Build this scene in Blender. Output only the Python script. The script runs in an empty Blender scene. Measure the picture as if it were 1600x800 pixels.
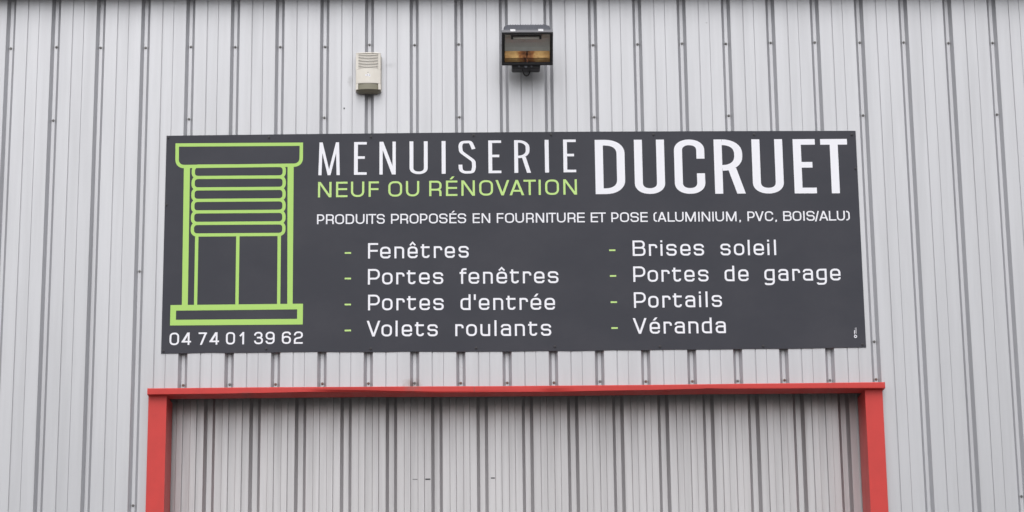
import bpy, bmesh, math, random
from mathutils import Vector, Matrix
random.seed(7)
scn = bpy.context.scene
COL = scn.collection

# ------------------------------------------------------------------ camera
CAM = (1.80821, -12.23362, 1.6)
YAW, PITCH, ROLL = 0.01836, 0.23974, -0.01169
def cam_matrix():
    cy, sy, cp, sp = math.cos(YAW), math.sin(YAW), math.cos(PITCH), math.sin(PITCH)
    fw = Vector((sy*cp, cy*cp, sp)); rt = Vector((cy, -sy, 0)); up = rt.cross(fw)
    cr, sr = math.cos(ROLL), math.sin(ROLL)
    r = cr*rt + sr*up; u = -sr*rt + cr*up
    return Matrix(((r.x, u.x, -fw.x, CAM[0]), (r.y, u.y, -fw.y, CAM[1]), (r.z, u.z, -fw.z, CAM[2]), (0, 0, 0, 1)))
cd = bpy.data.cameras.new('camera'); cam = bpy.data.objects.new('camera', cd); COL.objects.link(cam)
cd.sensor_width = 36; cd.lens = 81.0; cd.clip_start = 0.1; cd.clip_end = 2000
cam.matrix_world = cam_matrix(); scn.camera = cam

# ------------------------------------------------------------------ sky, sun, exposure
SUN_EL, SUN_AZ = math.radians(58), math.radians(188)      # azimuth clockwise from +Y
world = bpy.data.worlds.new('World'); scn.world = world; world.use_nodes = True
wn, wl = world.node_tree.nodes, world.node_tree.links
for n in list(wn): wn.remove(n)
sky = wn.new('ShaderNodeTexSky'); sky.sky_type = 'NISHITA'; sky.sun_disc = False
sky.sun_elevation = SUN_EL; sky.sun_rotation = SUN_AZ; sky.dust_density = 4.0; sky.air_density = 1.0
hs = wn.new('ShaderNodeHueSaturation'); hs.inputs['Saturation'].default_value = 0.12   # clouded over: hardly any blue
bg = wn.new('ShaderNodeBackground'); bg.inputs['Strength'].default_value = 0.14
wo = wn.new('ShaderNodeOutputWorld')
wl.new(sky.outputs[0], hs.inputs['Color']); wl.new(hs.outputs[0], bg.inputs['Color']); wl.new(bg.outputs[0], wo.inputs['Surface'])
sd = bpy.data.lights.new('sun', 'SUN'); sd.energy = 0.5; sd.angle = math.radians(70); sd.color = (1.0, 0.98, 0.965)
sun = bpy.data.objects.new('sun', sd); COL.objects.link(sun)
sdir = Vector((math.sin(SUN_AZ)*math.cos(SUN_EL), math.cos(SUN_AZ)*math.cos(SUN_EL), math.sin(SUN_EL)))
sun.rotation_euler = sdir.to_track_quat('Z', 'Y').to_euler(); sun.location = (0, -20, 20)
scn.view_settings.view_transform = 'Standard'; scn.view_settings.look = 'None'
scn.view_settings.exposure = 0.47; scn.view_settings.gamma = 1.0

# ------------------------------------------------------------------ materials
def mat(name, color, rough=0.5, metallic=0.0, grime=None, bump=None, spec=0.5, grime_col=None, coat=0.0):
    """grime = (strength, scale xyz); bump = (strength, scale, distance); all in world/object position"""
    m = bpy.data.materials.new(name); m.use_nodes = True
    nt = m.node_tree; N, L = nt.nodes, nt.links; b = N['Principled BSDF']
    b.inputs['Base Color'].default_value = (*color, 1); b.inputs['Roughness'].default_value = rough
    b.inputs['Metallic'].default_value = metallic; b.inputs['Specular IOR Level'].default_value = spec
    b.inputs['Coat Weight'].default_value = coat
    geo = N.new('ShaderNodeNewGeometry')
    if grime:
        mp = N.new('ShaderNodeMapping'); mp.inputs['Scale'].default_value = grime[1]
        nz = N.new('ShaderNodeTexNoise'); nz.inputs['Scale'].default_value = 1; nz.inputs['Detail'].default_value = 6
        nz.inputs['Roughness'].default_value = 0.6
        cr = N.new('ShaderNodeValToRGB'); cr.color_ramp.elements[0].position = 0.42; cr.color_ramp.elements[1].position = 0.78
        mx = N.new('ShaderNodeMix'); mx.data_type = 'RGBA'
        g = grime_col or tuple(c*0.6 for c in color)
        mx.inputs[6].default_value = (*color, 1); mx.inputs[7].default_value = (*g, 1)
        ml = N.new('ShaderNodeMath'); ml.operation = 'MULTIPLY'; ml.inputs[1].default_value = grime[0]
        L.new(geo.outputs['Position'], mp.inputs[0]); L.new(mp.outputs[0], nz.inputs['Vector'])
        L.new(nz.outputs['Fac'], cr.inputs[0]); L.new(cr.outputs[0], ml.inputs[0]); L.new(ml.outputs[0], mx.inputs[0])
        L.new(mx.outputs[2], b.inputs['Base Color'])
        ra = N.new('ShaderNodeMath'); ra.operation = 'MULTIPLY_ADD'; ra.inputs[1].default_value = 0.12; ra.inputs[2].default_value = rough
        L.new(ml.outputs[0], ra.inputs[0]); L.new(ra.outputs[0], b.inputs['Roughness'])
    if bump:
        nb = N.new('ShaderNodeTexNoise'); nb.inputs['Scale'].default_value = bump[1]; nb.inputs['Detail'].default_value = 3
        bp = N.new('ShaderNodeBump'); bp.inputs['Strength'].default_value = bump[0]; bp.inputs['Distance'].default_value = bump[2]
        L.new(geo.outputs['Position'], nb.inputs['Vector']); L.new(nb.outputs['Fac'], bp.inputs['Height']); L.new(bp.outputs[0], b.inputs['Normal'])
    return m
M_CLAD = mat('silver_lacquer', (0.545, 0.547, 0.57), 0.45, 0.66, grime=(0.3, (14, 14, 0.7)), bump=(0.25, 260, 0.0006))
M_DOORCLAD = mat('door_lacquer', (0.60, 0.585, 0.595), 0.40, 0.85, grime=(0.45, (22, 22, 0.9)), bump=(0.25, 260, 0.0006))
def sheet_tone(m, amount):
    """each steel sheet has aged a little differently"""
    nt = m.node_tree; N, L = nt.nodes, nt.links; b = N['Principled BSDF']
    src = b.inputs['Base Color'].links[0].from_socket
    oi = N.new('ShaderNodeObjectInfo'); mr = N.new('ShaderNodeMapRange'); hv = N.new('ShaderNodeHueSaturation')
    mr.inputs['To Min'].default_value = 1-amount; mr.inputs['To Max'].default_value = 1+amount
    L.new(oi.outputs['Random'], mr.inputs['Value']); L.new(mr.outputs[0], hv.inputs['Value']); L.new(src, hv.inputs['Color']); L.new(hv.outputs[0], b.inputs['Base Color'])
sheet_tone(M_CLAD, 0.022); sheet_tone(M_DOORCLAD, 0.03)
def stain(m, spots):
    """dirt marks of their own shape at fixed places on the wall: (x, z, radius x, radius z, colour, strength)"""
    nt = m.node_tree; N, L = nt.nodes, nt.links; b = N['Principled BSDF']
    src = b.inputs['Base Color'].links[0].from_socket
    geo = N.new('ShaderNodeNewGeometry'); nz = N.new('ShaderNodeTexNoise'); nz.inputs['Scale'].default_value = 45; nz.inputs['Detail'].default_value = 5
    L.new(geo.outputs['Position'], nz.inputs['Vector'])
    for x, z, rx, rz, col, k in spots:
        mp = N.new('ShaderNodeMapping'); mp.vector_type = 'POINT'
        mp.inputs['Scale'].default_value = (1/rx, 0, 1/rz); mp.inputs['Location'].default_value = (-x/rx, 0, -z/rz)
        ln = N.new('ShaderNodeVectorMath'); ln.operation = 'LENGTH'
        ad = N.new('ShaderNodeMath'); ad.operation = 'MULTIPLY_ADD'; ad.inputs[1].default_value = 1.4; ad.inputs[2].default_value = -0.6
        sm = N.new('ShaderNodeMath'); sm.operation = 'ADD'
        mr = N.new('ShaderNodeMapRange'); mr.inputs['From Min'].default_value = 0.0; mr.inputs['From Max'].default_value = 1.1
        mr.inputs['To Min'].default_value = k; mr.inputs['To Max'].default_value = 0.0; mr.interpolation_type = 'SMOOTHSTEP'
        mx = N.new('ShaderNodeMix'); mx.data_type = 'RGBA'; mx.inputs[7].default_value = (*col, 1)
        L.new(geo.outputs['Position'], mp.inputs[0]); L.new(mp.outputs[0], ln.inputs[0]); L.new(nz.outputs['Fac'], ad.inputs[0])
        L.new(ad.outputs[0], sm.inputs[0]); L.new(ln.outputs['Value'], sm.inputs[1]); L.new(sm.outputs[0], mr.inputs['Value'])
        L.new(mr.outputs[0], mx.inputs[0]); L.new(src, mx.inputs[6]); src = mx.outputs[2]
    L.new(src, b.inputs['Base Color'])
stain(M_CLAD, [(1.485, 3.885, 0.07, 0.045, (0.30, 0.22, 0.19), 0.6), (1.145, 5.60, 0.022, 0.045, (0.22, 0.21, 0.21), 0.35), (1.365, 5.69, 0.05, 0.02, (0.30, 0.30, 0.31), 0.30),
               (3.14, 5.93, 0.008, 0.008, (0.2, 0.2, 0.2), 0.6)])
M_RED = mat('red_lacquer', (0.61, 0.058, 0.052), 0.45, 0.0, spec=0.3, grime=(0.5, (9, 9, 6)), bump=(0.2, 200, 0.0005), grime_col=(0.46, 0.05, 0.045))
stain(M_RED, [(1.49, 3.85, 0.07, 0.03, (0.30, 0.13, 0.12), 0.55), (0.60, 3.83, 0.05, 0.012, (0.2, 0.1, 0.1), 0.4)])
M_BOARD = mat('anthracite_board', (0.040, 0.0415, 0.054), 0.55, 0.0, spec=0.3, grime=(0.8, (2.2, 2.2, 3.0)), bump=(0.6, 2.5, 0.004), grime_col=(0.060, 0.060, 0.073))
M_WHITE = mat('white_vinyl', (0.86, 0.86, 0.92), 0.4)
M_GREEN = mat('green_vinyl', (0.42, 0.68, 0.15), 0.4)
M_GREEN2 = mat('pale_green_vinyl', (0.52, 0.75, 0.24), 0.4)
M_SCREW = mat('zinc_screw', (0.17, 0.165, 0.165), 0.45, 0.4)
M_RUST = mat('rusty_screw', (0.20, 0.13, 0.11), 0.6, 0.3)
M_DARKSCREW = mat('painted_screw', (0.045, 0.043, 0.05), 0.45, 0.0)
M_DARK = mat('dark_slot', (0.02, 0.02, 0.02), 0.7)
M_LIGHTSTOP = mat('light_stop_grey', (0.10, 0.10, 0.10), 0.8)  # dark grey of the added light-blocking plates
M_CREAM = mat('cream_plastic', (0.76, 0.72, 0.66), 0.42, 0.0, grime=(0.3, (30, 30, 12)), grime_col=(0.55, 0.5, 0.42))
M_CREAMSIDE = mat('aged_plastic', (0.56, 0.52, 0.44), 0.5)
M_OLIVE = mat('smoked_lens', (0.235, 0.22, 0.16), 0.25, 0.0, spec=0.6)
M_SLOT = mat('grille_gap', (0.035, 0.033, 0.03), 0.6)
M_HOUS = mat('charcoal_casting', (0.10, 0.105, 0.125), 0.45, 0.2, grime=(0.4, (20, 20, 20)), bump=(0.3, 400, 0.0006))
M_FRAME = mat('black_casting', (0.028, 0.028, 0.032), 0.4, 0.1, bump=(0.3, 400, 0.0006), grime=(0.5, (40, 40, 40)), grime_col=(0.06, 0.06, 0.065))
M_CLIP = mat('bright_clip', (0.68, 0.68, 0.70), 0.35, 0.1)
M_RUBBER = mat('black_rubber', (0.02, 0.02, 0.022), 0.5)
M_REFL = mat('dull_reflector', (0.70, 0.73, 0.73), 0.4, 0.5, grime=(0.3, (25, 25, 25)))
M_TUBE = mat('lamp_tube', (0.8, 0.8, 0.76), 0.3)
M_CONC = mat('asphalt', (0.12, 0.116, 0.11), 0.9, 0.0, grime=(0.5, (0.6, 0.6, 0.6)), bump=(0.5, 40, 0.004))
# gold reflector sheet, burnt brown in the middle
M_GOLD = bpy.data.materials.new('burnt_reflector'); M_GOLD.use_nodes = True
def gold():
    N, L = M_GOLD.node_tree.nodes, M_GOLD.node_tree.links; b = N['Principled BSDF']
    b.inputs['Metallic'].default_value = 0.8; b.inputs['Roughness'].default_value = 0.33
    tc = N.new('ShaderNodeTexCoord'); sx = N.new('ShaderNodeSeparateXYZ'); ab = N.new('ShaderNodeMath'); ab.operation = 'ABSOLUTE'
    nz = N.new('ShaderNodeTexNoise'); nz.inputs['Scale'].default_value = 38; nz.inputs['Detail'].default_value = 5
    mul = N.new('ShaderNodeMath'); mul.operation = 'MULTIPLY_ADD'; mul.inputs[1].default_value = 0.11; mul.inputs[2].default_value = -0.055
    add = N.new('ShaderNodeMath'); add.operation = 'ADD'
    cr = N.new('ShaderNodeValToRGB'); e = cr.color_ramp.elements
    e[0].position = 0.0; e[0].color = (0.07, 0.022, 0.008, 1); e[1].position = 0.062; e[1].color = (0.56, 0.355, 0.14, 1)
    k = cr.color_ramp.elements.new(0.03); k.color = (0.28, 0.11, 0.035, 1)
    k = cr.color_ramp.elements.new(0.115); k.color = (0.36, 0.20, 0.075, 1)
    L.new(tc.outputs['Object'], sx.inputs[0]); L.new(sx.outputs['X'], ab.inputs[0]); L.new(tc.outputs['Object'], nz.inputs['Vector'])
    L.new(nz.outputs['Fac'], mul.inputs[0]); L.new(ab.outputs[0], add.inputs[0]); L.new(mul.outputs[0], add.inputs[1])
    L.new(add.outputs[0], cr.inputs[0]); L.new(cr.outputs[0], b.inputs['Base Color'])
gold()
M_GLASS = bpy.data.materials.new('pane_glass'); M_GLASS.use_nodes = True
def glass():
    N, L = M_GLASS.node_tree.nodes, M_GLASS.node_tree.links
    for n in list(N): N.remove(n)
    o = N.new('ShaderNodeOutputMaterial'); t = N.new('ShaderNodeBsdfTransparent'); t.inputs[0].default_value = (0.99, 0.99, 0.985, 1)
    g = N.new('ShaderNodeBsdfGlossy'); g.inputs['Roughness'].default_value = 0.06
    lw = N.new('ShaderNodeLayerWeight'); lw.inputs[0].default_value = 0.5
    pw = N.new('ShaderNodeMath'); pw.operation = 'POWER'; pw.inputs[1].default_value = 5
    f = N.new('ShaderNodeMath'); f.operation = 'MULTIPLY_ADD'; f.inputs[1].default_value = 0.96; f.inputs[2].default_value = 0.03
    L.new(lw.outputs['Facing'], pw.inputs[0]); L.new(pw.outputs[0], f.inputs[0]); mx = N.new('ShaderNodeMixShader')
    L.new(f.outputs[0], mx.inputs[0]); L.new(t.outputs[0], mx.inputs[1]); L.new(g.outputs[0], mx.inputs[2]); L.new(mx.outputs[0], o.inputs[0])
glass()

# ------------------------------------------------------------------ mesh helpers
def mesh(name, verts, faces, m, smooth=False):
    me = bpy.data.meshes.new(name); me.from_pydata([tuple(v) for v in verts], [], faces); me.update()
    me.materials.append(m)
    if smooth:
        for p in me.polygons: p.use_smooth = True
    return me
def link(name, me, parent=None, loc=(0, 0, 0)):
    o = bpy.data.objects.new(name, me); COL.objects.link(o); o.location = loc
    if parent: o.parent = parent
    return o
def thing(name, label, cat, loc):
    o = bpy.data.objects.new(name, None); COL.objects.link(o); o.location = loc; o.empty_display_size = 0.1
    o['label'] = label; o['category'] = cat
    return o
class MB:
    def __init__(s): s.v = []; s.f = []
    def box(s, x0, x1, y0, y1, z0, z1, T=None):
        p = [(x0,y0,z0),(x1,y0,z0),(x1,y1,z0),(x0,y1,z0),(x0,y0,z1),(x1,y0,z1),(x1,y1,z1),(x0,y1,z1)]
        s.hexa(p, T)
    def hexa(s, p, T=None):
        if T: p = [T(q) for q in p]
        n = len(s.v); s.v += p
        s.f += [(n,n+3,n+2,n+1),(n+4,n+5,n+6,n+7),(n,n+1,n+5,n+4),(n+1,n+2,n+6,n+5),(n+2,n+3,n+7,n+6),(n+3,n,n+4,n+7)]
    def poly(s, pts): n = len(s.v); s.v += list(pts); s.f.append(tuple(range(n, n+len(pts))))
    def prism(s, ring0, ring1, caps=True):
        n = len(s.v); k = len(ring0); s.v += list(ring0) + list(ring1)
        for i in range(k): s.f.append((n+i, n+(i+1) % k, n+k+(i+1) % k, n+k+i))
        if caps: s.f += [tuple(range(n+k-1, n-1, -1)), tuple(range(n+k, n+2*k))]
    def tube(s, pts, r, k=8):
        rings = []
        for i, p in enumerate(pts):
            d = (Vector(pts[min(i+1, len(pts)-1)]) - Vector(pts[max(i-1, 0)])).normalized()
            a = d.cross(Vector((0.3, 1, 0.1))).normalized(); b = d.cross(a)
            rings.append([tuple(Vector(p) + r*(math.cos(t)*a + math.sin(t)*b)) for t in [2*math.pi*j/k for j in range(k)]])
        n = len(s.v)
        for q in rings: s.v += q
        for i in range(len(pts)-1):
            for j in range(k): s.f.append((n+i*k+j, n+i*k+(j+1) % k, n+(i+1)*k+(j+1) % k, n+(i+1)*k+j))
        s.f += [tuple(range(n+k-1, n-1, -1)), tuple(range(n+(len(pts)-1)*k, n+len(pts)*k))]
    def mesh(s, name, m, smooth=False): return mesh(name, s.v, s.f, m, smooth)
def bevel(o, w, seg=2):
    b = o.modifiers.new('bevel', 'BEVEL'); b.width = w; b.segments = seg; b.limit_method = 'ANGLE'; b.angle_limit = math.radians(35)
    return o
def lerp_table(tab, x):
    if x <= tab[0][0]: return tab[0][1]
    for (a, u), (b, v) in zip(tab, tab[1:]):
        if x <= b:
            t = (x-a)/(b-a); t = t*t*(3-2*t); return u + (v-u)*t
    return tab[-1][1]

# ------------------------------------------------------------------ ground
g = MB(); g.poly([(-400,-600,0),(400,-600,0),(400,200,0),(-400,200,0)])
gr = link('ground', g.mesh('ground', M_CONC)); gr['kind'] = 'structure'

# ------------------------------------------------------------------ clad wall of the building
PITCHX = 0.25; GD = 0.028
def wall_profile():
    """one module from groove centre to groove centre; flat pans stand proud, narrow grooves sink GD deep"""
    p = [(0, GD), (0.0085, GD), (0.0095, GD-0.001), (0.0245, 0.0008), (0.0258, 0)]
    p += [(0.0922, 0), (0.0938, 0.005), (0.0966, 0.005), (0.0984, 0.0004)]          # sharp crease
    p += [(0.1542, 0.0004), (0.1552, 0.0022), (0.1572, 0)]                             # faint crease
    p += [(0.2242, 0), (0.2255, 0.0008), (0.2405, GD-0.001), (0.2415, GD), (0.25, GD)]
    return p
def door_profile():
    D = 0.032
    p = [(0, D), (0.0135, D), (0.0145, D-0.001), (0.0305, 0.001), (0.0318, 0)]
    e = 0.0032; bead = 0.0135
    for a, b in ((0.0695, 0.1070), (0.1445, 0.1820)):
        p += [(a, 0), (a+e, -bead), (b-e, -bead), (b, 0)]
    p += [(0.2180, 0), (0.2195, 0.001), (0.2355, D-0.001), (0.2365, D), (0.25, D)]
    return p
def clip(p, x0, x1):
    def at(x):
        for (a, u), (b, v) in zip(p, p[1:]):
            if a <= x <= b: return u + (v-u)*(x-a)/max(b-a, 1e-9)
    return [(x0, at(x0))] + [q for q in p if x0 < q[0] < x1] + [(x1, at(x1))]
def sheet(name, prof, z0, z1, m, nz=8, warp=0.0, seed=0):
    """a folded sheet, split along its height so that it can be very slightly uneven like real thin steel"""
    rnd = random.Random(seed); v = []; f = []; k = len(prof); ph = rnd.random()*6
    for j in range(nz+1):
        z = z0 + (z1-z0)*j/nz
        for x, y in prof: v.append((x, y + warp*math.sin(z*2.3+ph+x*14)*(1 if 0.03 < x < 0.22 else 0), z))
    for j in range(nz):
        for i in range(k-1): a = j*k+i; f.append((a, a+1, a+k+1, a+k))
    return mesh(name, v, f, m)
wall = thing('clad_building', 'silver-grey ribbed metal clad building wall around the red framed opening', 'building', (0, 0, 0))
WP = wall_profile(); ZT = 6.22; ZL = 3.84
full = [sheet('cladding_panel', WP, 0, ZT, M_CLAD, 14, 0.0007, s) for s in range(4)]
over = [sheet('cladding_panel', WP, ZL, ZT, M_CLAD, 8, 0.0007, s) for s in range(4)]
for i in range(-13, 29):
    pool = over if 0 <= i <= 15 else full
    link('cladding_panel', pool[random.randrange(4)], wall, (i*PITCHX, 0, 0))
link('cladding_panel', sheet('cladding_panel', clip(WP, 0, 0.13), 0, ZL, M_CLAD, 6), wall, (0, 0, 0))
link('cladding_panel', sheet('cladding_panel', clip(WP, 0.21, 0.25), 0, ZL, M_CLAD, 6), wall, (3.75, 0, 0))
b = MB(); b.box(-3.3, 7.3, 0.42, 0.45, 0, 6.3); b.box(-3.3, -3.27, 0.0, 0.42, 0, 6.3); b.box(7.27, 7.3, 0.0, 0.42, 0, 6.3)  # unseen plates added behind the sheets to stop sky light leaking in
b.box(-3.2, 0.115, 0.10, 0.12, 0, 4.6); b.box(3.985, 7.2, 0.10, 0.12, 0, 4.6); b.box(-3.2, 7.2, 0.10, 0.12, 4.6, 6.2)
link('light_stop', b.mesh('light_stop', M_LIGHTSTOP), wall)
# eave just above the picture, it shades the top of the wall
b = MB(); b.box(-3.4, 7.4, -0.10, 0.46, 6.115, 6.13); b.box(-3.4, 7.4, -0.105, -0.095, 6.105, 6.32); b.box(-3.4, 7.4, -0.09, 0.46, 6.30, 6.32)
link('eave', b.mesh('eave', M_HOUS), wall)

# screws of the cladding
def screw_mesh(name, m, rw=0.0085, rh=0.005):
    s = MB(); k = 10
    def ring(r, y, kk=k): return [(r*math.cos(2*math.pi*j/kk), y, r*math.sin(2*math.pi*j/kk)) for j in range(kk)]
    s.prism(ring(rw, 0), ring(rw, -0.0018)); s.prism(ring(rh, -0.0018, 6), ring(rh*0.92, -0.0075, 6))
    return s.mesh(name, m)
SM, SR = screw_mesh('screw', M_SCREW, 0.0075, 0.0045), screw_mesh('screw', M_RUST, 0.0075, 0.0045)
def screw(me, x, z, y, parent, rot=None):
    o = link('screw', me, parent, (x, y, z)); o.rotation_euler = (random.uniform(-.12, .12), random.random()*3, random.uniform(-.12, .12)); return o
for i in range(-11, 27):
    screw(SM, i*PITCHX + random.uniform(-.002, .002), 5.815 + random.uniform(-.006, .006), GD, wall)
    if (i-1) % 3 == 0: screw(SM, i*PITCHX, 5.392 + random.uniform(-.004, .004), GD, wall)
for i in range(1, 17): screw(SR if random.random() < .6 else SM, i*PITCHX + random.uniform(-.002, .002), 3.893 + random.uniform(-.003, .003), GD, wall)
for x, z in ((0.0, 4.527), (0.0, 3.245), (4.0, 4.103), (-1.0, 4.1), (5.0, 4.1), (-.75, 3.25), (4.75, 3.25)): screw(SM, x, z, GD, wall)
b = MB(); k = 8
for x, z, r in ((1.111, 5.441, 0.0055),):
    b.prism([(x+r*.7*math.cos(2*math.pi*j/k), 0.001, z+r*math.sin(2*math.pi*j/k)) for j in range(k)], [(x+r*.7*math.cos(2*math.pi*j/k), -0.0006, z+r*math.sin(2*math.pi*j/k)) for j in range(k)])
link('drill_hole', b.mesh('drill_hole', M_DARK), wall)

# ------------------------------------------------------------------ red door frame
frame = thing('door_frame', 'red painted metal frame around the wide clad doorway, with dented lintel', 'door frame', (2.05, 0, 0))
def rel(o, root): o.location = Vector(o.location) - root.location; return o
def add(name, me, root):
    o = link(name, me, root); o.location = -Vector(root.location); return o
# jambs: front face, return towards the door, flange to the wall
for x0, x1, inner in ((0.0765, 0.1735, 1), (3.9245, 4.0190, -1)):
    b = MB(); xi = x1 if inner > 0 else x0; xo = x0 if inner > 0 else x1
    b.box(x0, x1, -0.040, -0.037, 0, 3.8265)
    b.box(min(xi, xi-inner*.003), max(xi, xi-inner*.003), -0.037, 0.205, 0, 3.8265)
    b.box(min(xo, xo+inner*.003), max(xo, xo+inner*.003), -0.037, 0.004, 0, 3.8265)
    add('jamb', b.mesh('jamb', M_RED), frame)
LTOP = [(0.07, 3.8603), (0.65, 3.8612), (1.34, 3.8593), (2.02, 3.8566), (2.71, 3.8566), (3.4, 3.859), (4.03, 3.8606)]
LBOT = [(0.07, 3.8262), (0.4, 3.8265), (0.65, 3.8285), (0.95, 3.8325), (1.2, 3.8325), (1.45, 3.8275), (1.68, 3.8235), (2.2, 3.8225),
        (2.7, 3.8265), (3.02, 3.8310), (3.08, 3.8335), (3.17, 3.8308), (3.6, 3.829), (4.03, 3.8275)]
LOUT = [(0.07, 0), (0.9, 0.0), (1.1, 0.010), (1.35, 0.012), (1.6, 0.002), (2.15, 0.0), (2.25, 0.006), (2.4, 0), (4.03, 0)]
v = []; f = []; NX = 160; xs = [0.0735 + (4.0295-0.0735)*i/NX for i in range(NX+1)]
def lint(x):
    t, bt, o = lerp_table(LTOP, x), lerp_table(LBOT, x), lerp_table(LOUT, x)
    mid = bt + (t-bt)*(0.45+0.25*math.sin(x*3))
    return [(x, 0.004, t+0.012), (x, -0.062, t+0.001), (x, -0.068, t), (x, -0.0705, t-0.003), (x, -0.0705+o*0.15, mid), (x, -0.070+o, bt+0.002), (x, -0.067+o, bt),
            (x, 0.075, 3.8275+(bt-3.8275)*.3), (x, 0.075, 3.8315+(bt-3.8275)*.3), (x, -0.060+o, bt+0.004), (x, -0.064, t-0.004), (x, 0.004, t+0.008)]
K = 12
for x in xs: v += lint(x)
for i in range(NX):
    for j in range(K): a = i*K+j; c = i*K+(j+1) % K; f.append((a, a+K, c+K, c))
f += [tuple(range(K)), tuple(range(NX*K+K-1, NX*K-1, -1))]
add('lintel', mesh('lintel', v, f, M_RED), frame)
b = MB(); b.box(0.0735, 0.0765, -0.066, 0.004, 3.829, 3.862); b.box(4.0265, 4.0295, -0.066, 0.004, 3.829, 3.862)
add('end_cap', b.mesh('end_cap', M_RED), frame)

b = MB(); b.box(1.8195, 1.8215, -0.0712, -0.0700, 3.826, 3.855)
add('lap_joint', b.mesh('lap_joint', M_RUST), frame)

# ------------------------------------------------------------------ clad door behind the frame
DY = 0.235; door = thing('clad_door', 'wide grey ribbed metal door recessed behind the red frame', 'door', (2.1, DY, 0))
DP = door_profile(); DZ = 4.2; PD = 0.2484
dm = [sheet('door_panel', [(x*PD/0.25, y) for x, y in DP], 0.02, DZ, M_DOORCLAD, 12, 0.0012, s+10) for s in range(4)]
for i in range(-1, 16):
    x = 0.3732 + (i-1)*PD
    o = link('door_panel', dm[random.randrange(4)], door, (x-2.1, 0, 0))
def slot(x0, x1, z, h, y):
    s = MB(); s.box(x0, x1, y-0.0012, y+0.001, z-h/2, z+h/2); return add('slot', s.mesh('slot', M_DARKSCREW), door)
slot(1.4820, 1.5090, 3.402, 0.003, DY)
slot(1.5510, 1.5790, 3.402, 0.0065, DY)
slot(1.9080, 1.9300, 3.405, 0.0065, DY)

# ------------------------------------------------------------------ shop sign
SX, SZ = 0.13268, 4.06421
sign = thing('shop_sign', 'large dark grey sign board lettered in white and green above the red framed doorway', 'sign', (SX, 0, SZ))
TOP = [(-1, 1224), (776, 1228.5), (1554, 1231.5), (2334, 1232), (3080, 1230), (3817, 1227)]
BOT = [(1, -2), (140, -1.5), (270, 1), (330, -1), (580, -1), (700, 1), (857, 1), (960, -1.5), (1202, -3.5), (1320, -1.5), (1548, -4.5), (1894, -6), (2060, -4), (2240, -6.5), (2440, -3), (2587, -5), (2750, -2.5), (2969, -4), (3160, -2), (3421, -3), (3600, -.5), (3815, 1)]
v = []; f = []; n = 120
def lin(tab, x):
    for (a, u), (c, w) in zip(tab, tab[1:]):
        if x <= c: return u + (w-u)*max(0, (x-a))/(c-a)
    return tab[-1][1]
for i in range(n+1):
    x = 3816*i/n; t, bb = lin(TOP, x)/1000, lin(BOT, x)/1000; X = x/1000
    v += [(X, -0.004, bb), (X, -0.004, t), (X, -0.0008, t), (X, -0.0008, bb)]
for i in range(n):
    for j in range(4): a = i*4+j; c = i*4+(j+1) % 4; f.append((a, a+4, c+4, c))
f += [(0, 1, 2, 3), (n*4+3, n*4+2, n*4+1, n*4)]
link('board', mesh('board', v, f, M_BOARD), sign)
SMD = screw_mesh('screw', M_DARKSCREW, 0.0075, 0.0045)
for x, z in ((10, 1214), (564, 1211), (1128, 1211), (1695, 1216), (2124, 1217), (2692, 1213), (3250, 1210), (3794, 1206),
             (13, 13), (566, 20), (1131, 16), (1700, 15), (2127, 20), (2696, 15), (3257, 13), (3797, 18), (8, 830), (3806, 1010)):
    o = link('screw', SMD, sign, (x/1000, -0.004, z/1000))

# ---- lettering: strokes of an extended square face and of a condensed face, cut as thin vinyl
def fillet(pts, closed):
    out = []; n = len(pts)
    for i, p in enumerate(pts):
        x, y = p[0], p[1]; r = p[2] if len(p) > 2 else 0
        if r <= 0 or (not closed and i in (0, n-1)): out.append((x, y)); continue
        a, c = pts[i-1], pts[(i+1) % n]
        va, vc = Vector((a[0]-x, a[1]-y)), Vector((c[0]-x, c[1]-y)); la, lc = va.length, vc.length
        va.normalize(); vc.normalize(); ang = va.angle(vc); d = min(r/math.tan(ang/2), la*.5 if (len(a) > 2) else la, lc*.5 if (len(c) > 2) else lc)
        # superellipse-like corner: cubic between the tangent points
        P0 = Vector((x, y))+va*d; P3 = Vector((x, y))+vc*d; P1 = Vector((x, y))+va*d*.40; P2 = Vector((x, y))+vc*d*.40
        for s in range(9):
            t = s/8; q = (1-t)**3*P0 + 3*(1-t)**2*t*P1 + 3*(1-t)*t*t*P2 + t**3*P3; out.append((q.x, q.y))
    res = []
    for q in out:
        if not res or math.hypot(q[0]-res[-1][0], q[1]-res[-1][1]) > 0.15: res.append(q)
    if closed and math.hypot(res[0][0]-res[-1][0], res[0][1]-res[-1][1]) < 0.15: res.pop()
    return res
def ribbon(pts, t, closed=False):
    """list of quads for a path stroked t wide with mitred joins"""
    P = [Vector(q) for q in fillet(pts, closed)]; n = len(P); L = []; R = []
    for i in range(n):
        if closed or 0 < i < n-1:
            d0 = (P[i]-P[i-1]).normalized(); d1 = (P[(i+1) % n]-P[i]).normalized()
        elif i == 0: d0 = d1 = (P[1]-P[0]).normalized()
        else: d0 = d1 = (P[i]-P[i-1]).normalized()
        n0 = Vector((-d0.y, d0.x)); n1 = Vector((-d1.y, d1.x)); m = (n0+n1)
        m = m.normalized() if m.length > 1e-6 else n0
        s = t/2/max(0.35, m.dot(n0)); L.append(P[i]+m*s); R.append(P[i]-m*s)
    q = []
    for i in range(n if closed else n-1):
        j = (i+1) % n; q.append([tuple(R[i]), tuple(R[j]), tuple(L[j]), tuple(L[i])])
    return q
def par(x0, y0, x1, y1, hw): return [[(x0-hw/2, y0), (x0+hw/2, y0), (x1+hw/2, y1), (x1-hw/2, y1)]]
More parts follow.
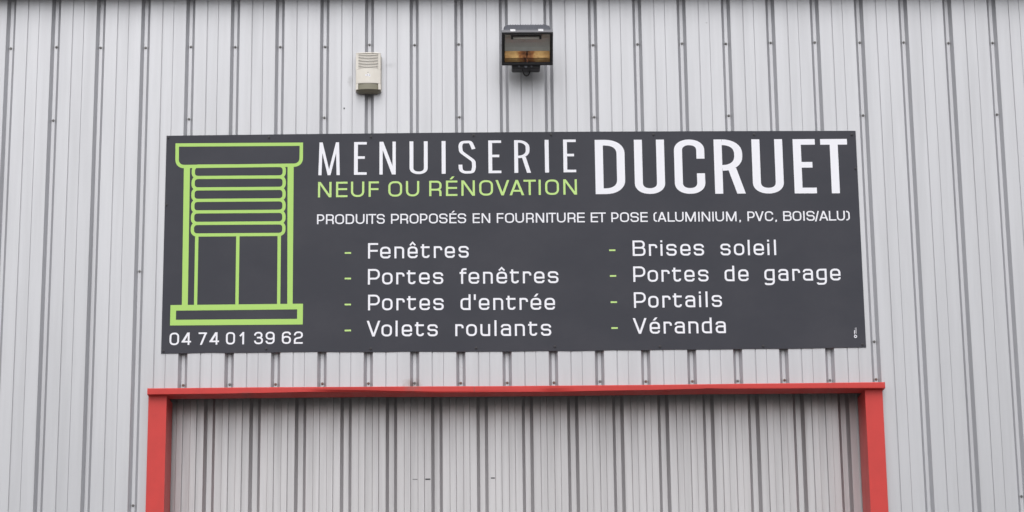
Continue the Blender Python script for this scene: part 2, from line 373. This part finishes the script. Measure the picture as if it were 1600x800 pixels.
def rect(x0, y0, x1, y1): return [[(x0, y0), (x1, y0), (x1, y1), (x0, y1)]]
def glyph(c, W, H, t, R=0.34):
    """strokes (each a list of quads) in a box W wide, cap height H; x-height is 0.76 H"""
    a = t/2; X = 0.76*H; r = R*min(W, H)
    acc = {'É': 'E', 'é': 'e', 'ê': 'e'}
    if c in acc:
        g = glyph(acc[c], W, H, t, R); top = H if c == 'É' else X
        if c == 'ê':
            g.append(ribbon([(W*.5-W*.26, top+.075*H), (W*.5, top+.255*H), (W*.5+W*.26, top+.075*H)], t*.8))
        else: g.append(par(W*.42, top+.08*H, W*.42+.15*H, top+.27*H, t*1.15))
        return g
    rb = lambda *p: ribbon(list(p), t); rc = lambda *p: ribbon(list(p), t, True)
    if c in 'O0': return [rc((a, a, r), (W-a, a, r), (W-a, H-a, r), (a, H-a, r))]
    if c == 'o': r = .36*min(W, X); return [rc((a, a, r), (W-a, a, r), (W-a, X-a, r), (a, X-a, r))]
    if c == 'I' or c == 'l': return [rect(W/2-a, 0, W/2+a, H)]
    if c == 'i': return [rect(W/2-a, 0, W/2+a, X), rect(W/2-a, H-t*1.05, W/2+a, H)]
    if c == 'N': h = t*1.22; return [rect(0, 0, t, H), rect(W-t, 0, W, H), par(W-h/2, 0, h/2, H, h)]
    if c == 'M': h = t*1.12; return [rect(0, 0, t, H), rect(W-t, 0, W, H), par(W/2, 0, h/2, H, h), par(W/2, 0, W-h/2, H, h)]
    if c == 'V': h = t*1.12; return [par(W/2, 0, h/2, H, h), par(W/2, 0, W-h/2, H, h)]
    if c == 'A': h = t*1.12; return [par(h/2, 0, W/2, H, h), par(W-h/2, 0, W/2, H, h), rect(W*.2, H*.23, W*.8, H*.23+t*.95)]
    if c == '/': return [par(t*.5, -.08*H, W-t*.5, H, t)]
    if c == 'E': return [rb((W, H-a), (a, H-a), (a, a), (W, a)), rect(a, H*.52-a, W*.97, H*.52+a)]
    if c == 'F': return [rb((W, H-a), (a, H-a), (a, 0)), rect(a, H*.5-a, W*.97, H*.5+a)]
    if c == 'L': return [rb((a, H), (a, a), (W, a))]
    if c == 'T': return [rect(0, H-t, W, H), rect(W/2-a, 0, W/2+a, H-a)]
    if c == 'U': return [rb((a, H), (a, a, r*1.1), (W-a, a, r*1.1), (W-a, H))]
    if c == 'D': return [rc((a, a), (W-a, a, r*1.1), (W-a, H-a, r*1.1), (a, H-a))]
    if c == 'P': k = .26*H; return [rb((a, 0), (a, H-a), (W-a, H-a, k), (W-a, H*.38, k), (a, H*.38))]
    if c == 'R':
        k = .22*H; return [rb((a, 0), (a, H-a), (W-a, H-a, k), (W-a, H*.42, k), (a, H*.42)), rb((W*.55, H*.42), (W-a*1.1, H*.42, k*.8), (W-a*1.1, 0))]
    if c == 'B':
        k = .2*H; return [rc((a, a), (W-a, a, k), (W-a, H*.53, k), (a, H*.53)), rb((a, H*.53), (a, H-a), (W-a*1.5, H-a, k), (W-a*1.5, H*.53, k), (a, H*.53))]
    if c == 'C': return [rb((W-a, .66*H), (W-a, H-a, r), (a, H-a, r), (a, a, r), (W-a, a, r), (W-a, .34*H))]
    if c in 'Ss':
        h = H if c == 'S' else X; k = min(.23*h, r)
        return [rb((W-a, .69*h), (W-a, h-a, k*1.1), (a, h-a, k), (a, h*.52, k), (W-a, h*.52, k), (W-a, a, k), (a, a, k*1.1), (a, .31*h))]
    if c == '(': return [rb((W, H+.0*H-a), (a, H-a, .25*H), (a, a, .25*H), (W, a))]
    if c == ')': return [rb((0, H-a), (W-a, H-a, .25*H), (W-a, a, .25*H), (0, a))]
    if c == ',': return [rect(W/2-a, 0, W/2+a, t), par(W/2-a*.6, -.11*H, W/2+a*.3, 0, t*.9)]
    if c == "'": return [rect(W/2-a, H*.64, W/2+a, H)]
    if c == 'e': k = .34*min(W, X); return [rb((W-a, .27*X), (W-a, a, k), (a, a, k), (a, X-a, k), (W-a, X-a, k), (W-a, X*.47), (a, X*.47))]
    if c == 'n': return [rect(0, 0, t, X), rb((a, X-a), (W-a, X-a, .3*W), (W-a, 0))]
    if c == 'u': return [rect(W-t, 0, W, X), rb((W-a, a), (a, a, .3*W), (a, X))]
    if c == 'r': return [rect(0, 0, t, X), rb((a, X*.86-a*.5), (W*.25, X-a, .1*W), (W-a, X-a, .28*W), (W-a, .66*X))]
    if c == 't': s = W*.27; return [rb((s, .9*H), (s, a, .3*W), (W-a, a, .25*W), (W-a, .26*X)), rect(0, X-t, W, X)]
    if c == 'f': s = W*.36; return [rb((s, 0), (s, H-a, .3*W), (W, H-a)), rect(0, X-t, W*.97, X)]
    if c == 'd': k = .32*min(W, X); return [rb((W-a, X-a), (a, X-a, k), (a, a, k), (W-a, a)), rect(W-t, 0, W, H)]
    if c == 'g': k = .32*min(W, X); return [rb((W-a, X-a), (a, X-a, k), (a, .04*H+a, k), (W-a, .04*H+a)), rb((W-a, X), (W-a, -.27*H+a, k), (a, -.27*H+a, k*.8), (a, -.12*H))]
    if c == 'a': k = .28*W; return [rb((a, .72*X), (a, X-a, k), (W-a, X-a, k), (W-a, 0)), rb((W-a, .57*X), (a, .57*X, k), (a, a, k), (W-a, a))]
    if c == '4': return [rect(W*.74-a, 0, W*.74+a, H), rect(0, H*.2, W, H*.2+t), par(a*1.5, H*.2+a, W*.74-a*.2, H, t*1.45)]
    if c == '7': return [rect(0, H-t, W, H), par(W*.3, 0, W-a*1.3, H-a, t*1.15)]
    if c == '1': return [rect(W-t, 0, W, H), rb((a*.8, H*.66), (W-a, H-a*.9))]
    if c == '2': k = r; return [rb((a, .68*H), (a, H-a, k), (W-a, H-a, k), (W-a, .53*H, k*.8), (a, .42*H, k*.8), (a, a), (W, a))]
    if c == '3':
        k = .22*H; return [rb((a, .7*H), (a, H-a, k), (W-a*1.6, H-a, k), (W-a*1.6, .53*H, k*.8), (W*.32, .53*H)), rb((W*.32, .53*H), (W-a, .53*H, k), (W-a, a, k), (a, a, k), (a, .29*H))]
    if c == '9': return [rc((a, .42*H, .24*H), (W-a, .42*H, .24*H), (W-a, H-a, .24*H), (a, H-a, .24*H)), rb((W-a, .72*H), (W-a, a, .24*H), (a, a, .24*H), (a, .27*H))]
    if c == '6': return [rc((a, a, .24*H), (W-a, a, .24*H), (W-a, .58*H, .24*H), (a, .58*H, .24*H)), rb((a, .3*H), (a, H-a, .24*H), (W-a, H-a, .24*H), (W-a, .73*H))]
    raise ValueError(c)
def cond(c, W, H, t):
    """condensed face"""
    a = t/2; r = W*.5-a*.2
    if c == 'M': h = t*.92; return [par(t*.42, 0, t*.55+W*.02, H, t*.84), par(W-t*.42, 0, W-t*.55-W*.02, H, t*.84), par(W/2, 0, h*.62+W*.02, H, h*.82), par(W/2, 0, W-h*.62-W*.02, H, h*.82)]
    if c == 'N': h = t*1.0; return [rect(0, 0, t*.85, H), rect(W-t*.85, 0, W, H), par(W-h/2, 0, h/2, H, h)]
    if c == 'I': return [rect(0, 0, W, H)]
    if c == 'T': return [rect(0, H-t, W, H), rect(W/2-a, 0, W/2+a, H-a)]
    if c == 'E': return [ribbon([(W, H-a), (a, H-a), (a, a), (W, a)], t), rect(a, H*.525-a, W*.85, H*.525+a)]
    if c == 'U': return [ribbon([(a, H), (a, a, r*1.2), (W-a, a, r*1.2), (W-a, H)], t)]
    if c == 'D': return [ribbon([(a, a), (W-a, a, r*1.1), (W-a, H-a, r*1.1), (a, H-a)], t, True)]
    if c == 'C': return [ribbon([(W-a, .645*H), (W-a, H-a, r*1.15), (a, H-a, r*1.15), (a, a, r*1.15), (W-a, a, r*1.15), (W-a, .375*H)], t)]
    if c == 'R': k = .26*H; return [rect(0, 0, t, H), ribbon([(t, H-a), (W*.92-a, H-a, k), (W*.92-a, .525*H-a, k), (t, .525*H-a)], t), par(W-t*.55, 0, W*.57, H*.525-t*.5, t*1.05)]
    if c == 'S':
        pts = [(W-a*1.1, .745*H), (W*.90-a, .86*H), (W*.68, H-a*1.25), (W*.46, H-a*.95), (W*.2, H-a*1.5), (a*.98, .85*H), (a*1.05, .755*H), (W*.17, .66*H), (W*.47, .535*H),
               (W*.84, .385*H), (W-a, .27*H), (W-a*1.05, .165*H), (W*.8, a*1.5), (W*.52, a*.95), (W*.28, a*1.3), (W*.13, .12*H), (a*.9, .27*H)]
        sm = [pts[0]]
        for i in range(len(pts)-1):        # Catmull-Rom
            p0, p1, p2, p3 = [Vector(pts[max(0, min(len(pts)-1, i+d))]) for d in (-1, 0, 1, 2)]
            for s in range(1, 6):
                u = s/5; q = .5*((2*p1)+(p2-p0)*u+(2*p0-5*p1+4*p2-p3)*u*u+(3*p1-p0-3*p2+p3)*u**3); sm.append((q.x, q.y))
        return [ribbon(sm, t)]
    raise ValueError(c)
VY = -0.0044
def letter_line(s, z0, z1, h0, h1, th, tv, m, face, xr=None, label=None, R=.34):
    """s = char:x0:x1 in mm from the board's left edge; baseline z0->z1, height h0->h1, strokes th across / tv upright"""
    toks = [t.rsplit(':', 2) for t in s.split()]; toks = [(c, float(a), float(b_)) for c, a, b_ in toks]
    X0, X1 = toks[0][1], toks[-1][2]
    for c, a, b_ in toks:
        u = ((a+b_)/2-X0)/max(1, X1-X0); z = z0+(z1-z0)*u; H = h0+(h1-h0)*u; W = b_-a; sc = tv/th
        g = face(c, W/sc, H, th, R) if face is glyph else face(c, W/sc, H, th)
        b = MB()
        for k, st in enumerate(g):
            for i, q in enumerate(st): b.poly([(px*sc/1000, VY-0.00012*k-0.00003*(i % 3), py/1000) for px, py in q])
        link('letter', b.mesh('letter', m), sign, (a/1000, 0, z/1000))
T = {
    'neuf': 'N:838:912 E:937:1000 U:1019:1092 F:1116:1172 O:1224:1300 U:1321:1394 R:1449:1517 É:1541:1604 N:1626:1700 O:1724:1800 V:1814:1890 A:1891:1971 T:1968:2036 I:2051:2063 O:2087:2163 N:2187:2262',
    'prod': 'P:834:874 R:883:926 O:933:982 D:991:1037 U:1046:1094 I:1103:1112 T:1115:1158 S:1161:1205 P:1239:1283 R:1290:1333 O:1341:1390 P:1398:1439 O:1447:1496 S:1503:1549 É:1559:1598 S:1605:1651 E:1687:1726 N:1736:1783 F:1819:1856 O:1864:1914 U:1921:1968 R:1980:2022 N:2033:2079 I:2091:2100 T:2103:2144 U:2149:2197 R:2208:2251 E:2260:2302 E:2335:2375 T:2376:2418 P:2448:2488 O:2496:2545 S:2553:2599 E:2608:2648 (:2680:2698 A:2702:2751 L:2758:2797 U:2799:2846 M:2855:2913 I:2926:2934 N:2945:2992 I:3003:3012 U:3021:3068 M:3079:3137 ,:3152:3160 P:3197:3237 V:3239:3287 C:3293:3339 ,:3350:3359 B:3394:3440 O:3446:3494 I:3504:3513 S:3522:3568 /:3568:3592 A:3592:3642 L:3646:3686 U:3690:3734 ):3741:3761',
    'l1': 'F:1114:1169 e:1180:1237 n:1258:1311 ê:1330:1385 t:1401:1450 r:1473:1519 e:1533:1588 s:1608:1664',
    'l2': 'P:1114:1179 o:1191:1248 r:1268:1313 t:1325:1373 e:1392:1450 s:1468:1524 f:1613:1651 e:1662:1720 n:1741:1794 ê:1814:1872 t:1887:1936 r:1958:2004 e:2019:2076 s:2094:2152',
    'l3': "P:1115:1179 o:1191:1248 r:1269:1314 t:1326:1375 e:1394:1451 s:1469:1526 d:1617:1672 ':1691:1699 e:1717:1774 n:1795:1849 t:1865:1916 r:1938:1984 é:1998:2056 e:2074:2131",
    'l4': 'V:1108:1182 o:1188:1245 l:1265:1275 e:1298:1354 t:1369:1418 s:1437:1493 r:1588:1633 o:1647:1705 u:1724:1777 l:1801:1811 a:1835:1890 n:1911:1965 t:1983:2032 s:2052:2108',
    'r1': 'B:2561:2631 r:2650:2696 i:2713:2725 s:2745:2802 e:2822:2878 s:2895:2952 s:3042:3098 o:3116:3173 l:3193:3203 e:3224:3281 i:3299:3312 l:3336:3348',
    'r2': 'P:2561:2627 o:2639:2696 r:2715:2760 t:2773:2822 e:2840:2896 s:2915:2972 d:3060:3114 e:3135:3191 g:3278:3334 a:3354:3409 r:3431:3474 a:3489:3544 g:3563:3619 e:3638:3695',
    'r3': 'P:2561:2626 o:2639:2695 r:2716:2761 t:2773:2822 a:2841:2895 i:2915:2928 l:2951:2964 s:2985:3041',
    'r4': 'V:2552:2627 é:2643:2699 r:2719:2764 a:2779:2834 n:2854:2908 d:2927:2981 a:3002:3057',
    'tel': '0:44:95 4:109:160 7:200:245 4:259:311 0:348:397 1:420:446 3:500:548 9:562:611 6:650:699 2:715:763',
    'men': 'M:839:957 E:1035:1105 N:1175:1265 U:1341:1441 I:1518:1540 S:1612:1706 E:1776:1847 R:1919:2011 I:2088:2110 E:2190:2260',
    'duc': 'D:2365:2529 U:2582:2749 C:2803:2971 R:3024:3194 U:3234:3405 E:3463:3586 T:3616:3765',
}
letter_line(T['men'], 991, 999, 188, 188, 14.5, 21, M_WHITE, cond)
letter_line(T['duc'], 873, 868, 311, 312, 32.5, 44.5, M_WHITE, cond)
letter_line(T['neuf'], 865, 871, 87.5, 87.5, 10.8, 11.8, M_GREEN2, glyph, R=.36)
letter_line(T['prod'], 713, 713, 55.5, 55, 7.2, 7.9, M_WHITE, glyph, R=.36)
for k_, z0, z1 in (('l1', 517, 518), ('l2', 371.5, 372), ('l3', 228, 223.5), ('l4', 83, 79), ('r1', 521, 520), ('r2', 375, 375), ('r3', 230, 232), ('r4', 86, 86)):
    letter_line(T[k_], z0, z1, 87, 87, 10.4, 11.0, M_WHITE, glyph)
letter_line(T['tel'], 44, 46, 68.5, 68, 9.0, 9.6, M_WHITE, glyph, R=.36)
for x, z in ((987, 549.5), (987.5, 406), (988, 261), (989, 117), (2432, 554), (2433, 409.5), (2434, 263), (2435, 119)):
    b = MB(); b.poly([(x/1000, VY, (z-4.6)/1000), ((x+34.5)/1000, VY, (z-4.6)/1000), ((x+34.5)/1000, VY, (z+4.6)/1000), (x/1000, VY, (z+4.6)/1000)])
    link('bullet_dash', b.mesh('bullet_dash', M_GREEN2), sign)
# green outline drawing of a window with a roller shutter
b = MB(); cnt = [0]
def stroke(q):
    cnt[0] += 1; y = VY - 0.00007*(cnt[0] % 4)
    for i, p in enumerate(q): b.poly([(px/1000, y-0.00001*(i % 3), pz/1000) for px, pz in p])
stroke(ribbon([(60, 1170), (744, 1170), (744, 1050, 40), (62, 1046, 40)], 19, True))                    # shutter box
for (xa, xb, xc, xd) in ((99.5, 133, 106, 138), (669.5, 703, 677, 706)):
    stroke([[(xc, 262), (xd, 262), (xb, 1052), (xa, 1052)]])                                             # side guides
pitch = 65.3
for i in range(6):
    zt = 1048.5 - i*pitch; zb = zt - pitch; dx = i*.35; r_ = 27
    stroke(ribbon([(152+dx, zt, r_), (651.5+dx, zt, r_), (651.5+dx, zb, r_), (152+dx, zb, r_)], 18, True))
zb = 1048.5-6*pitch
for xa in (169, 393, 619): stroke([[(xa+2.5, 262), (xa+20, 262), (xa+19, zb), (xa+.5, zb)]])              # sash uprights
stroke(ribbon([(60, 168), (746.5, 168), (746.5, 252), (60, 250)], 31, True))                             # sill
link('window_drawing', b.mesh('window_drawing', M_GREEN), sign)
# tiny maker's mark at the lower right corner, written upwards
b = MB(); mk = [(3761+6.5*math.cos(t), 62+6.5*math.sin(t)) for t in [2*math.pi*j/16 for j in range(16)]]
for q in ribbon(mk, 4, True) + rect(3755, 73, 3758.5, 96) + rect(3760.5, 80, 3762, 110) + rect(3766, 76, 3767.6, 112): b.poly([(px/1000, VY, pz/1000) for px, pz in q])
link('maker_mark', b.mesh('maker_mark', M_WHITE), sign)

# ------------------------------------------------------------------ alarm siren
siren = thing('alarm_siren', 'cream plastic alarm siren box with louvred top and smoked lens, left of the floodlight', 'alarm', (1.2465, 0, 5.515))
SW = 0.138
def arcplan(w, side, bulge, n=14):
    return [(w*(i/n-.5), -(side+bulge*(1-(2*i/n-1)**2))) for i in range(n+1)]
def shell(w, side, bulge, z0, z1, back=0.0, w0=None, side0=None):
    """solid with a bowed front; w0/side0 give the lower outline when it differs"""
    top = arcplan(w, side, bulge); bot = arcplan(w0 or w, side0 if side0 is not None else side, bulge)
    r1 = [(-w/2, back, z1)] + [(x, y, z1) for x, y in top] + [(w/2, back, z1)]
    w0 = w0 or w
    r0 = [(-w0/2, back, z0)] + [(x, y, z0) for x, y in bot] + [(w0/2, back, z0)]
    s = MB(); s.prism(r0, r1); return s
o = link('back_plate', shell(SW+.004, .012, 0.0, 0.018, 0.222).mesh('back_plate', M_CREAMSIDE), siren)
o = bevel(link('cover', shell(SW, .050, .013, 0.052, 0.135, -.012).mesh('cover', M_CREAM), siren), .003)
s = shell(SW, .046, .011, 0.137, 0.224, -.012); o = link('grille_back', s.mesh('grille_back', M_SLOT), siren)
for x0, x1 in ((-SW/2, -SW/2+.0145), (SW/2-.0145, SW/2)):
    s = MB(); ys = lambda x: -(.050+.013*(1-(2*x/SW)**2)); s.hexa([(x0, ys(x0), .135), (x1, ys(x1), .135), (x1, -.012, .135), (x0, -.012, .135), (x0, ys(x0), .224), (x1, ys(x1), .224), (x1, -.012, .224), (x0, -.012, .224)])
    link('grille_rim', s.mesh('grille_rim', M_CREAM), siren)
ct = shell(SW, .050, .013, 0.2235, 0.233, -.012, None).mesh('cover_top', M_CREAM); bevel(link('cover_top', ct, siren), .005, 3)
iw = SW-.029
sl = MB(); pl = [(x, -(.050+.013*(1-(2*x/SW)**2))) for x in [iw*(i/12-.5) for i in range(13)]]
sl.prism([(-iw/2, -.045, 0)]+[(x, y, 0) for x, y in pl]+[(iw/2, -.045, 0)], [(-iw/2, -.045, .0048)]+[(x, y+.001, .0048) for x, y in pl]+[(iw/2, -.045, .0048)])
slat = sl.mesh('louvre_slat', M_CREAM)
for i in range(10): link('louvre_slat', slat, siren, (0, 0, .1355+i*.0089))
ln = shell(SW-.026, .048, .013, 0.018, 0.062, -.010); link('beacon_lens', ln.mesh('beacon_lens', M_OLIVE), siren)
for x0, x1 in ((-SW/2, -SW/2+.0135), (SW/2-.0135, SW/2)):
    s = MB(); s.hexa([(x0, ys(x0), .018), (x1, ys(x1), .018), (x1, -.012, .018), (x0, -.012, .018), (x0, ys(x0), .0525), (x1, ys(x1), .0525), (x1, -.012, .0525), (x0, -.012, .0525)])
    link('cheek', s.mesh('cheek', M_CREAM), siren)
link('lens_skirt', shell(SW-.001, .050, .013, 0.006, 0.0178, -.004, SW-.036, .024).mesh('lens_skirt', M_OLIVE), siren)
s = MB()
for x0, x1, z0, z1 in ((-.0165, -.009, .094, .103), (-.0085, .003, .094, .103), (.004, .012, .090, .103), (-.003, .003, .1035, .108)):
    y = -.0631; s.poly([(x0, y, z0), (x1, y, z0), (x1, y, z1), (x0, y, z1)])
link('marking', s.mesh('marking', M_WHITE), siren)
s = MB()
for x, z in ((-.0045, .099), (.0075, .098), (-.001, .114)):
    s.prism([(x+.0022*math.cos(t), -.0625, z+.0022*math.sin(t)) for t in [math.pi*j/4 for j in range(8)]], [(x+.0022*math.cos(t), -.0636, z+.0022*math.sin(t)) for t in [math.pi*j/4 for j in range(8)]])
link('indicator', s.mesh('indicator', M_DARKSCREW), siren)

# ------------------------------------------------------------------ floodlight
TH = math.radians(40); FC = Vector((2.1264, -.22, 5.7065)); FL = Vector((2.1264, 0, 5.64))
flood = thing('floodlight', 'dark tilted floodlight with amber stained reflector, mounted on the wall above the sign', 'floodlight', FL)
def H(q):   # (across, outward, up) of the lamp head -> flood's local space
    u, n_, w = q
    return tuple(FC - FL + Vector((u, -n_*math.cos(TH) - w*math.sin(TH), -n_*math.sin(TH) + w*math.cos(TH))))
def hbox(s, u0, u1, n0, n1, w0, w1): s.hexa([H(q) for q in [(u0,n1,w0),(u1,n1,w0),(u1,n0,w0),(u0,n0,w0),(u0,n1,w1),(u1,n1,w1),(u1,n0,w1),(u0,n0,w1)]])
HW, HH = .1405, .096
s = MB()
hbox(s, -HW, HW, -.036, .004, HH-.010, HH); hbox(s, -HW, HW, -.036, .004, -HH, -HH+.015)
hbox(s, -HW, -HW+.0105, -.036, .004, -HH+.015, HH-.010); hbox(s, HW-.0105, HW, -.036, .004, -HH+.015, HH-.010)
bevel(link('front_frame', s.mesh('front_frame', M_FRAME), flood), .0025)
s = MB(); hbox(s, -HW+.001, HW-.001, -.034, .0025, HH+.0003, HH+.0035)
link('top_trim', s.mesh('top_trim', mat('grey_trim', (0.20, 0.20, 0.215), .5, .3)), flood)  # strip along the frame's top edge, lighter grey than the frame
def rrect(hw, wt, wb, n_, r, rb):     # rounded rectangle ring in head space
    pts = []
    for cx, cz, rr, a0 in ((hw-r, wt-r, r, 0), (-hw+r, wt-r, r, 90), (-hw+rb, wb+rb, rb, 180), (hw-rb, wb+rb, rb, 270)):
        for j in range(6): t = math.radians(a0+18*j); pts.append(H((cx+rr*math.cos(t), n_, cz+rr*math.sin(t))))
    return pts
s = MB(); rings = [rrect(.132, .090, -.090, -.036, .01, .01), rrect(.130, .091, -.086, -.100, .012, .02), rrect(.127, .091, -.072, -.120, .012, .03), rrect(.118, .089, -.055, -.138, .015, .03), rrect(.104, .085, -.050, -.146, .015, .03)]
for a_, b_ in zip(rings, rings[1:]): s.prism(a_, b_, False)
s.poly(rings[-1])
link('housing', s.mesh('housing', M_HOUS), flood)
for i in range(14):
    s = MB(); u = -.091 + i*.014; s.hexa([H(q) for q in [(u-.0015,-.05,.086),(u+.0015,-.05,.086),(u+.0015,-.146,.080),(u-.0015,-.146,.080),(u-.0015,-.05,.094),(u+.0015,-.05,.094),(u+.0015,-.149,.089),(u-.0015,-.149,.089)]])
    link('cooling_fin', s.mesh('cooling_fin', M_HOUS), flood)
s = MB(); hbox(s, -.128, .128, -.0995, -.0975, -.08, .085); link('inner_back', s.mesh('inner_back', M_FRAME), flood)
for u in (-.0795, .0735):
    s = MB(); hbox(s, u-.0145, u+.0145, -.034, -.008, HH+.0035, HH+.0085); hbox(s, u-.0145, u+.0145, -.008, -.004, HH+.001, HH+.0085)
    bevel(link('latch', s.mesh('latch', M_CLIP), flood), .002)
# reflector: grey hood above, gold trough below
s = MB(); up = [(-.004, .086), (-.020, .080), (-.036, .066), (-.048, .045), (-.055, .018), (-.058, -.010), (-.056, -.033)]; U = .124
for (n0, w0), (n1, w1) in zip(up, up[1:]): s.poly([H((-U, n0, w0)), H((U, n0, w0)), H((U, n1, w1)), H((-U, n1, w1))])
for sg in (-1, 1): s.poly([H((sg*U, n_, w)) for n_, w in up] + [H((sg*U, -.004, -.033))])
link('reflector', s.mesh('reflector', M_REFL), flood)
me_v = []; me_f = []
lo = [(-.056, -.033), (-.043, -.0485), (-.030, -.0635), (-.015, -.073), (-.004, -.078)]
for sg in (-1, 1):
    for (n0, w0), (n1, w1) in zip(lo, lo[1:]):
        k = len(me_v); x0, x1 = (0.004, U) if sg > 0 else (-U, -.004)
        me_v += [H((x0, n0, w0)), H((x1, n0, w0)), H((x1, n1, w1)), H((x0, n1, w1))]; me_f.append((k, k+1, k+2, k+3))
    k = len(me_v); me_v += [H((sg*U, n_, w)) for n_, w in lo] + [H((sg*U, -.004, -.033))]; me_f.append(tuple(range(k, k+6)))
    k = len(me_v); me_v += [H((sg*.004, n_, w)) for n_, w in ((-.056, -.033), (-.040, -.036), (-.034, -.050), (-.046, -.050))]; me_f.append(tuple(range(k, k+4)))
k = len(me_v); me_v += [H(q) for q in ((-.004, -.056, -.035), (.004, -.056, -.035), (.004, -.004, -.079), (-.004, -.004, -.079))]; me_f.append((k, k+1, k+2, k+3))
link('reflector_trough', mesh('reflector_trough', me_v, me_f, M_GOLD), flood)
s = MB(); hbox(s, -.080, .068, -.034, -.024, .0625, .0695); hbox(s, -.090, -.078, -.036, -.016, .050, .070); hbox(s, .066, .078, -.036, -.016, .050, .070)
link('lamp_holder', s.mesh('lamp_holder', M_FRAME), flood)
s = MB(); s.tube([H((-.078, -.026, .054)), H((.066, -.026, .054))], .0065, 10); link('lamp_tube', s.mesh('lamp_tube', M_TUBE, True), flood)
s = MB(); hbox(s, -HW+.009, HW-.009, -.003, -.0005, -HH+.013, HH-.009); link('glass_pane', s.mesh('glass_pane', M_GLASS), flood)
# terminal box, bolts, bracket to the wall, cable loop
def W(x, y, z): return (x-FL.x, y-FL.y, z-FL.z)
s = MB(); s.box(*[v_ for pr in ((2.041-FL.x, 2.198-FL.x), (-.150, -.07), (5.618-FL.z, 5.655-FL.z)) for v_ in pr])
bevel(link('terminal_box', s.mesh('terminal_box', M_FRAME), flood), .009, 3)
for x, r in ((2.081, .006), (2.119, .010), (2.150, .006)):
    s = MB(); s.prism([W(x+r*math.cos(t), -.148, 5.630+r*math.sin(t)) for t in [math.pi*j/5 for j in range(10)]], [W(x+r*.9*math.cos(t), -.1555, 5.630+r*.9*math.sin(t)) for t in [math.pi*j/5 for j in range(10)]])
    link('bolt', s.mesh('bolt', M_HOUS), flood)
s = MB(); s.box(2.085-FL.x, 2.165-FL.x, -.008, 0.002, 5.66-FL.z, 5.76-FL.z); s.box(2.10-FL.x, 2.15-FL.x, -.13, -.008, 5.66-FL.z, 5.675-FL.z)
link('bracket', s.mesh('bracket', M_FRAME), flood)
s = MB(); pts = []
for j in range(17):
    t = math.pi*(-.08+1.16*j/16); pts.append(W(2.121-.0205*math.cos(t)-.001*j/16, -.135+.05*j/16, 5.622-.034*math.sin(t)))
s.tube(pts, .0038, 8); link('cable', s.mesh('cable', M_RUBBER, True), flood)
